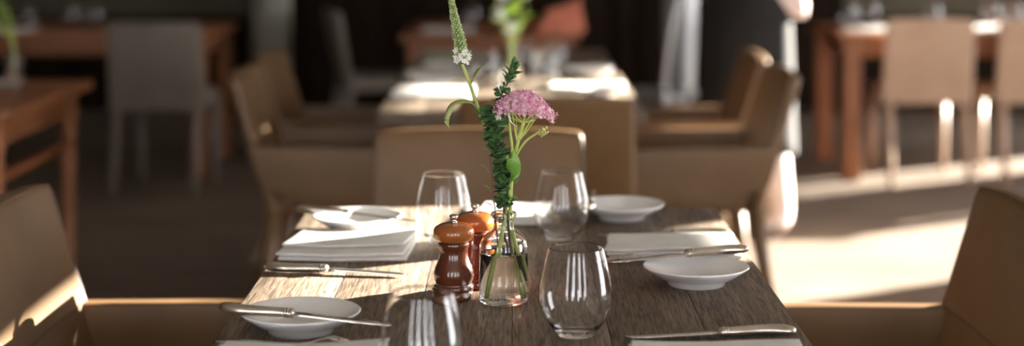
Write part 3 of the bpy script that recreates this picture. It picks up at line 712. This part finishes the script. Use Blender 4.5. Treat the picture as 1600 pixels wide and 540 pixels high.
# grey metal chair with an open hooped back
t = thing('metal_chair', 'grey metal chair with an open hooped back by the pillar', 'chair', (.72, 8.40, 0), 2.5)
hoop = smooth_path([(-.20, -.19, 0), (-.17, -.19, .45), (-.20, -.185, .75), (-.225, -.13, .95), (-.235, 0, 1.02), (-.225, .13, .95), (-.20, .185, .75), (-.17, .19, .45), (-.20, .19, 0)], 6)
obj('hoop', MB().tube(hoop, .017, 10, up=(1, 0, 0)).mesh(), M['greymetal'], t)
obj('seat', MB().rbox((.38, .38, .03), (0, 0, .45), .014, (3, 3, 1)).mesh(), M['greymetal'], t)
obj('back_slat', MB().rbox((.008, .09, .50), (-.205, 0, .73), .003, fn=lambda p: (p.x-.04*(p.z-.5), p.y, p.z)).mesh(), M['greymetal'], t)
for s in (-1, 1): obj('leg', MB().tube([(.15, s*.15, .44), (.18, s*.185, 0)], .015, 10).mesh(), M['greymetal'], t)

# ------------------------------------------------------------------ standing person
def person():
    t = thing('person', 'person standing in pale pink shirt and trousers with long black apron', 'person', (.98, 6.85, 0), math.atan2(-.55, -.83))
    # local: faces +x, left is +y
    V, E, R = [], [], []
    def v(p, r, par=None):
        V.append(Vector(p)); R.append(r if isinstance(r, tuple) else (r, r))
        if par is not None: E.append((par, len(V)-1))
        return len(V)-1
    pel = v((0, 0, .90), (.135, .105))
    ab = v((.01, 0, 1.02), (.125, .10), pel); ch = v((.03, 0, 1.20), (.135, .105), ab); sh = v((.04, 0, 1.34), (.11, .085), ch)
    nk = v((.055, 0, 1.42), .052, sh); hd0 = v((.07, 0, 1.48), (.066, .07), nk); hd1 = v((.082, 0, 1.56), (.074, .088), hd0); v((.078, 0, 1.635), (.055, .065), hd1)
    for s in (1, -1):
        hp = v((0, s*.085, .86), (.088, .092), pel); kn = v((.035 if s < 0 else -.02, s*.095, .48), (.074, .074), hp)
        an = v((-.02 if s < 0 else -.075, s*.10, .09), (.062, .062), kn); v((.13 if s < 0 else .075, s*.115, .035), (.036, .03), an)
        s1 = v((.03, s*.165, 1.31), .055, sh); el = v((-.10, s*.195, .93), .060, s1)
        wr_ = v((.10, s*.15, 1.10), .030, el); pm = v((.17, s*.125, 1.145), (.034, .020), wr_)
        for q, (dy, L) in enumerate(((-.027, .058), (-.009, .068), (.009, .064), (.026, .050))):
            f1 = v((.215, s*.125+dy, 1.155), .0092, pm); f2 = v((.215+L*.55, s*.125+dy, 1.15), .0088, f1); v((.215+L*.8, s*.125+dy, 1.15-L*.45), .0082, f2)
        th = v((.165, s*.095, 1.165), .011, pm); v((.205, s*.08, 1.18), .0095, th)
    me = bpy.data.meshes.new('body'); me.from_pydata([tuple(p) for p in V], E, []); o = bpy.data.objects.new('body', me); C.objects.link(o)
    md = o.modifiers.new('skin', 'SKIN'); md.use_smooth_shade = True
    if not me.skin_vertices: o.data.skin_vertices.new() if hasattr(o.data.skin_vertices, 'new') else None
    for i, sv in enumerate(me.skin_vertices[0].data): sv.radius = R[i]; sv.use_root = (i == 0)
    su = o.modifiers.new('sub', 'SUBSURF'); su.levels = 2; su.render_levels = 2
    dg = bpy.context.evaluated_depsgraph_get(); dg.update()
    bme = bpy.data.meshes.new_from_object(o.evaluated_get(dg)); bpy.data.objects.remove(o)
    for k in ('trouser', 'shirt', 'skin', 'shoe'): bme.materials.append(M[k])
    for p in bme.polygons:
        c = p.center; p.use_smooth = True
        p.material_index = 3 if c.z < .085 else 0 if c.z < .93 else 2 if c.z > 1.41 or (c.x > .13 and c.z < 1.2) else 1
    body = bpy.data.objects.new('body', bme); C.objects.link(body); body.parent = t
    # face, hair
    obj('nose', MB().rbox((.03, .024, .045), (.166, 0, 1.545), .010, k=2, fn=lambda p: (p.x-(p.z-1.545)*.35, p.y, p.z)).mesh(), M['skin'], t)
    for s in (1, -1):
        obj('eye', MB().lathe([(0, -.010), (.007, -.007), (.010, 0), (.007, .007), (0, .010)], 12, (.146, s*.030, 1.568)).mesh(), M['hair'], t)
        obj('ear', MB().rbox((.035, .014, .055), (.075, s*.080, 1.55), .006, k=2).mesh(), M['skin'], t)
    obj('mouth', MB().rbox((.012, .05, .010), (.150, 0, 1.502), .004, k=2).mesh(), mat('lips', (.42, .17, .14), .5), t)
    V2, F2 = [], []
    for i in range(9):
        th = PI*.62*i/8
        for k in range(20):
            a = 2*PI*k/20; r = .094*math.sin(th); back = math.cos(a) < .45
            V2.append((.066+.105*math.sin(th)*math.cos(a)*(1 if back else .86), .090*math.sin(th)*math.sin(a), (1.575+.098*math.cos(th)) if back else max(1.60, 1.575+.098*math.cos(th))))
    for i in range(8):
        for k in range(20): F2.append((i*20+k, i*20+(k+1) % 20, (i+1)*20+(k+1) % 20, (i+1)*20+k))
    obj('hair', MB().add(V2, F2).mesh(), M['hair'], t)
    # apron: wraps the front and both hips, waist to shin
    V3, F3 = [], []; n, m = 26, 14
    for i in range(m+1):
        z = 1.06-.68*i/m; fl_ = i/m
        for k in range(n+1):
            a = lerp(-2.0, 2.0, k/n); rx = .165+.06*fl_+.010*math.sin(7*a)*fl_; ry = .205+.015*fl_
            V3.append((rx*math.cos(a)*(1 if math.cos(a) > 0 else .75), ry*math.sin(a), z))
    for i in range(m):
        for k in range(n): F3.append((i*(n+1)+k, i*(n+1)+k+1, (i+1)*(n+1)+k+1, (i+1)*(n+1)+k))
    ap = obj('apron', MB().add(V3, F3).mesh(), M['black_cloth'], t); so = ap.modifiers.new('thick', 'SOLIDIFY'); so.thickness = .004
    band = [(.172*math.cos(a)*(1 if math.cos(a) > 0 else .8), .21*math.sin(a), 1.05) for a in [lerp(-PI, PI, k/40) for k in range(41)]]
    obj('apron_string', MB().tube(band, [(.016, .004)]*41, 8, cap=False).mesh(), M['black_cloth'], t)
person()
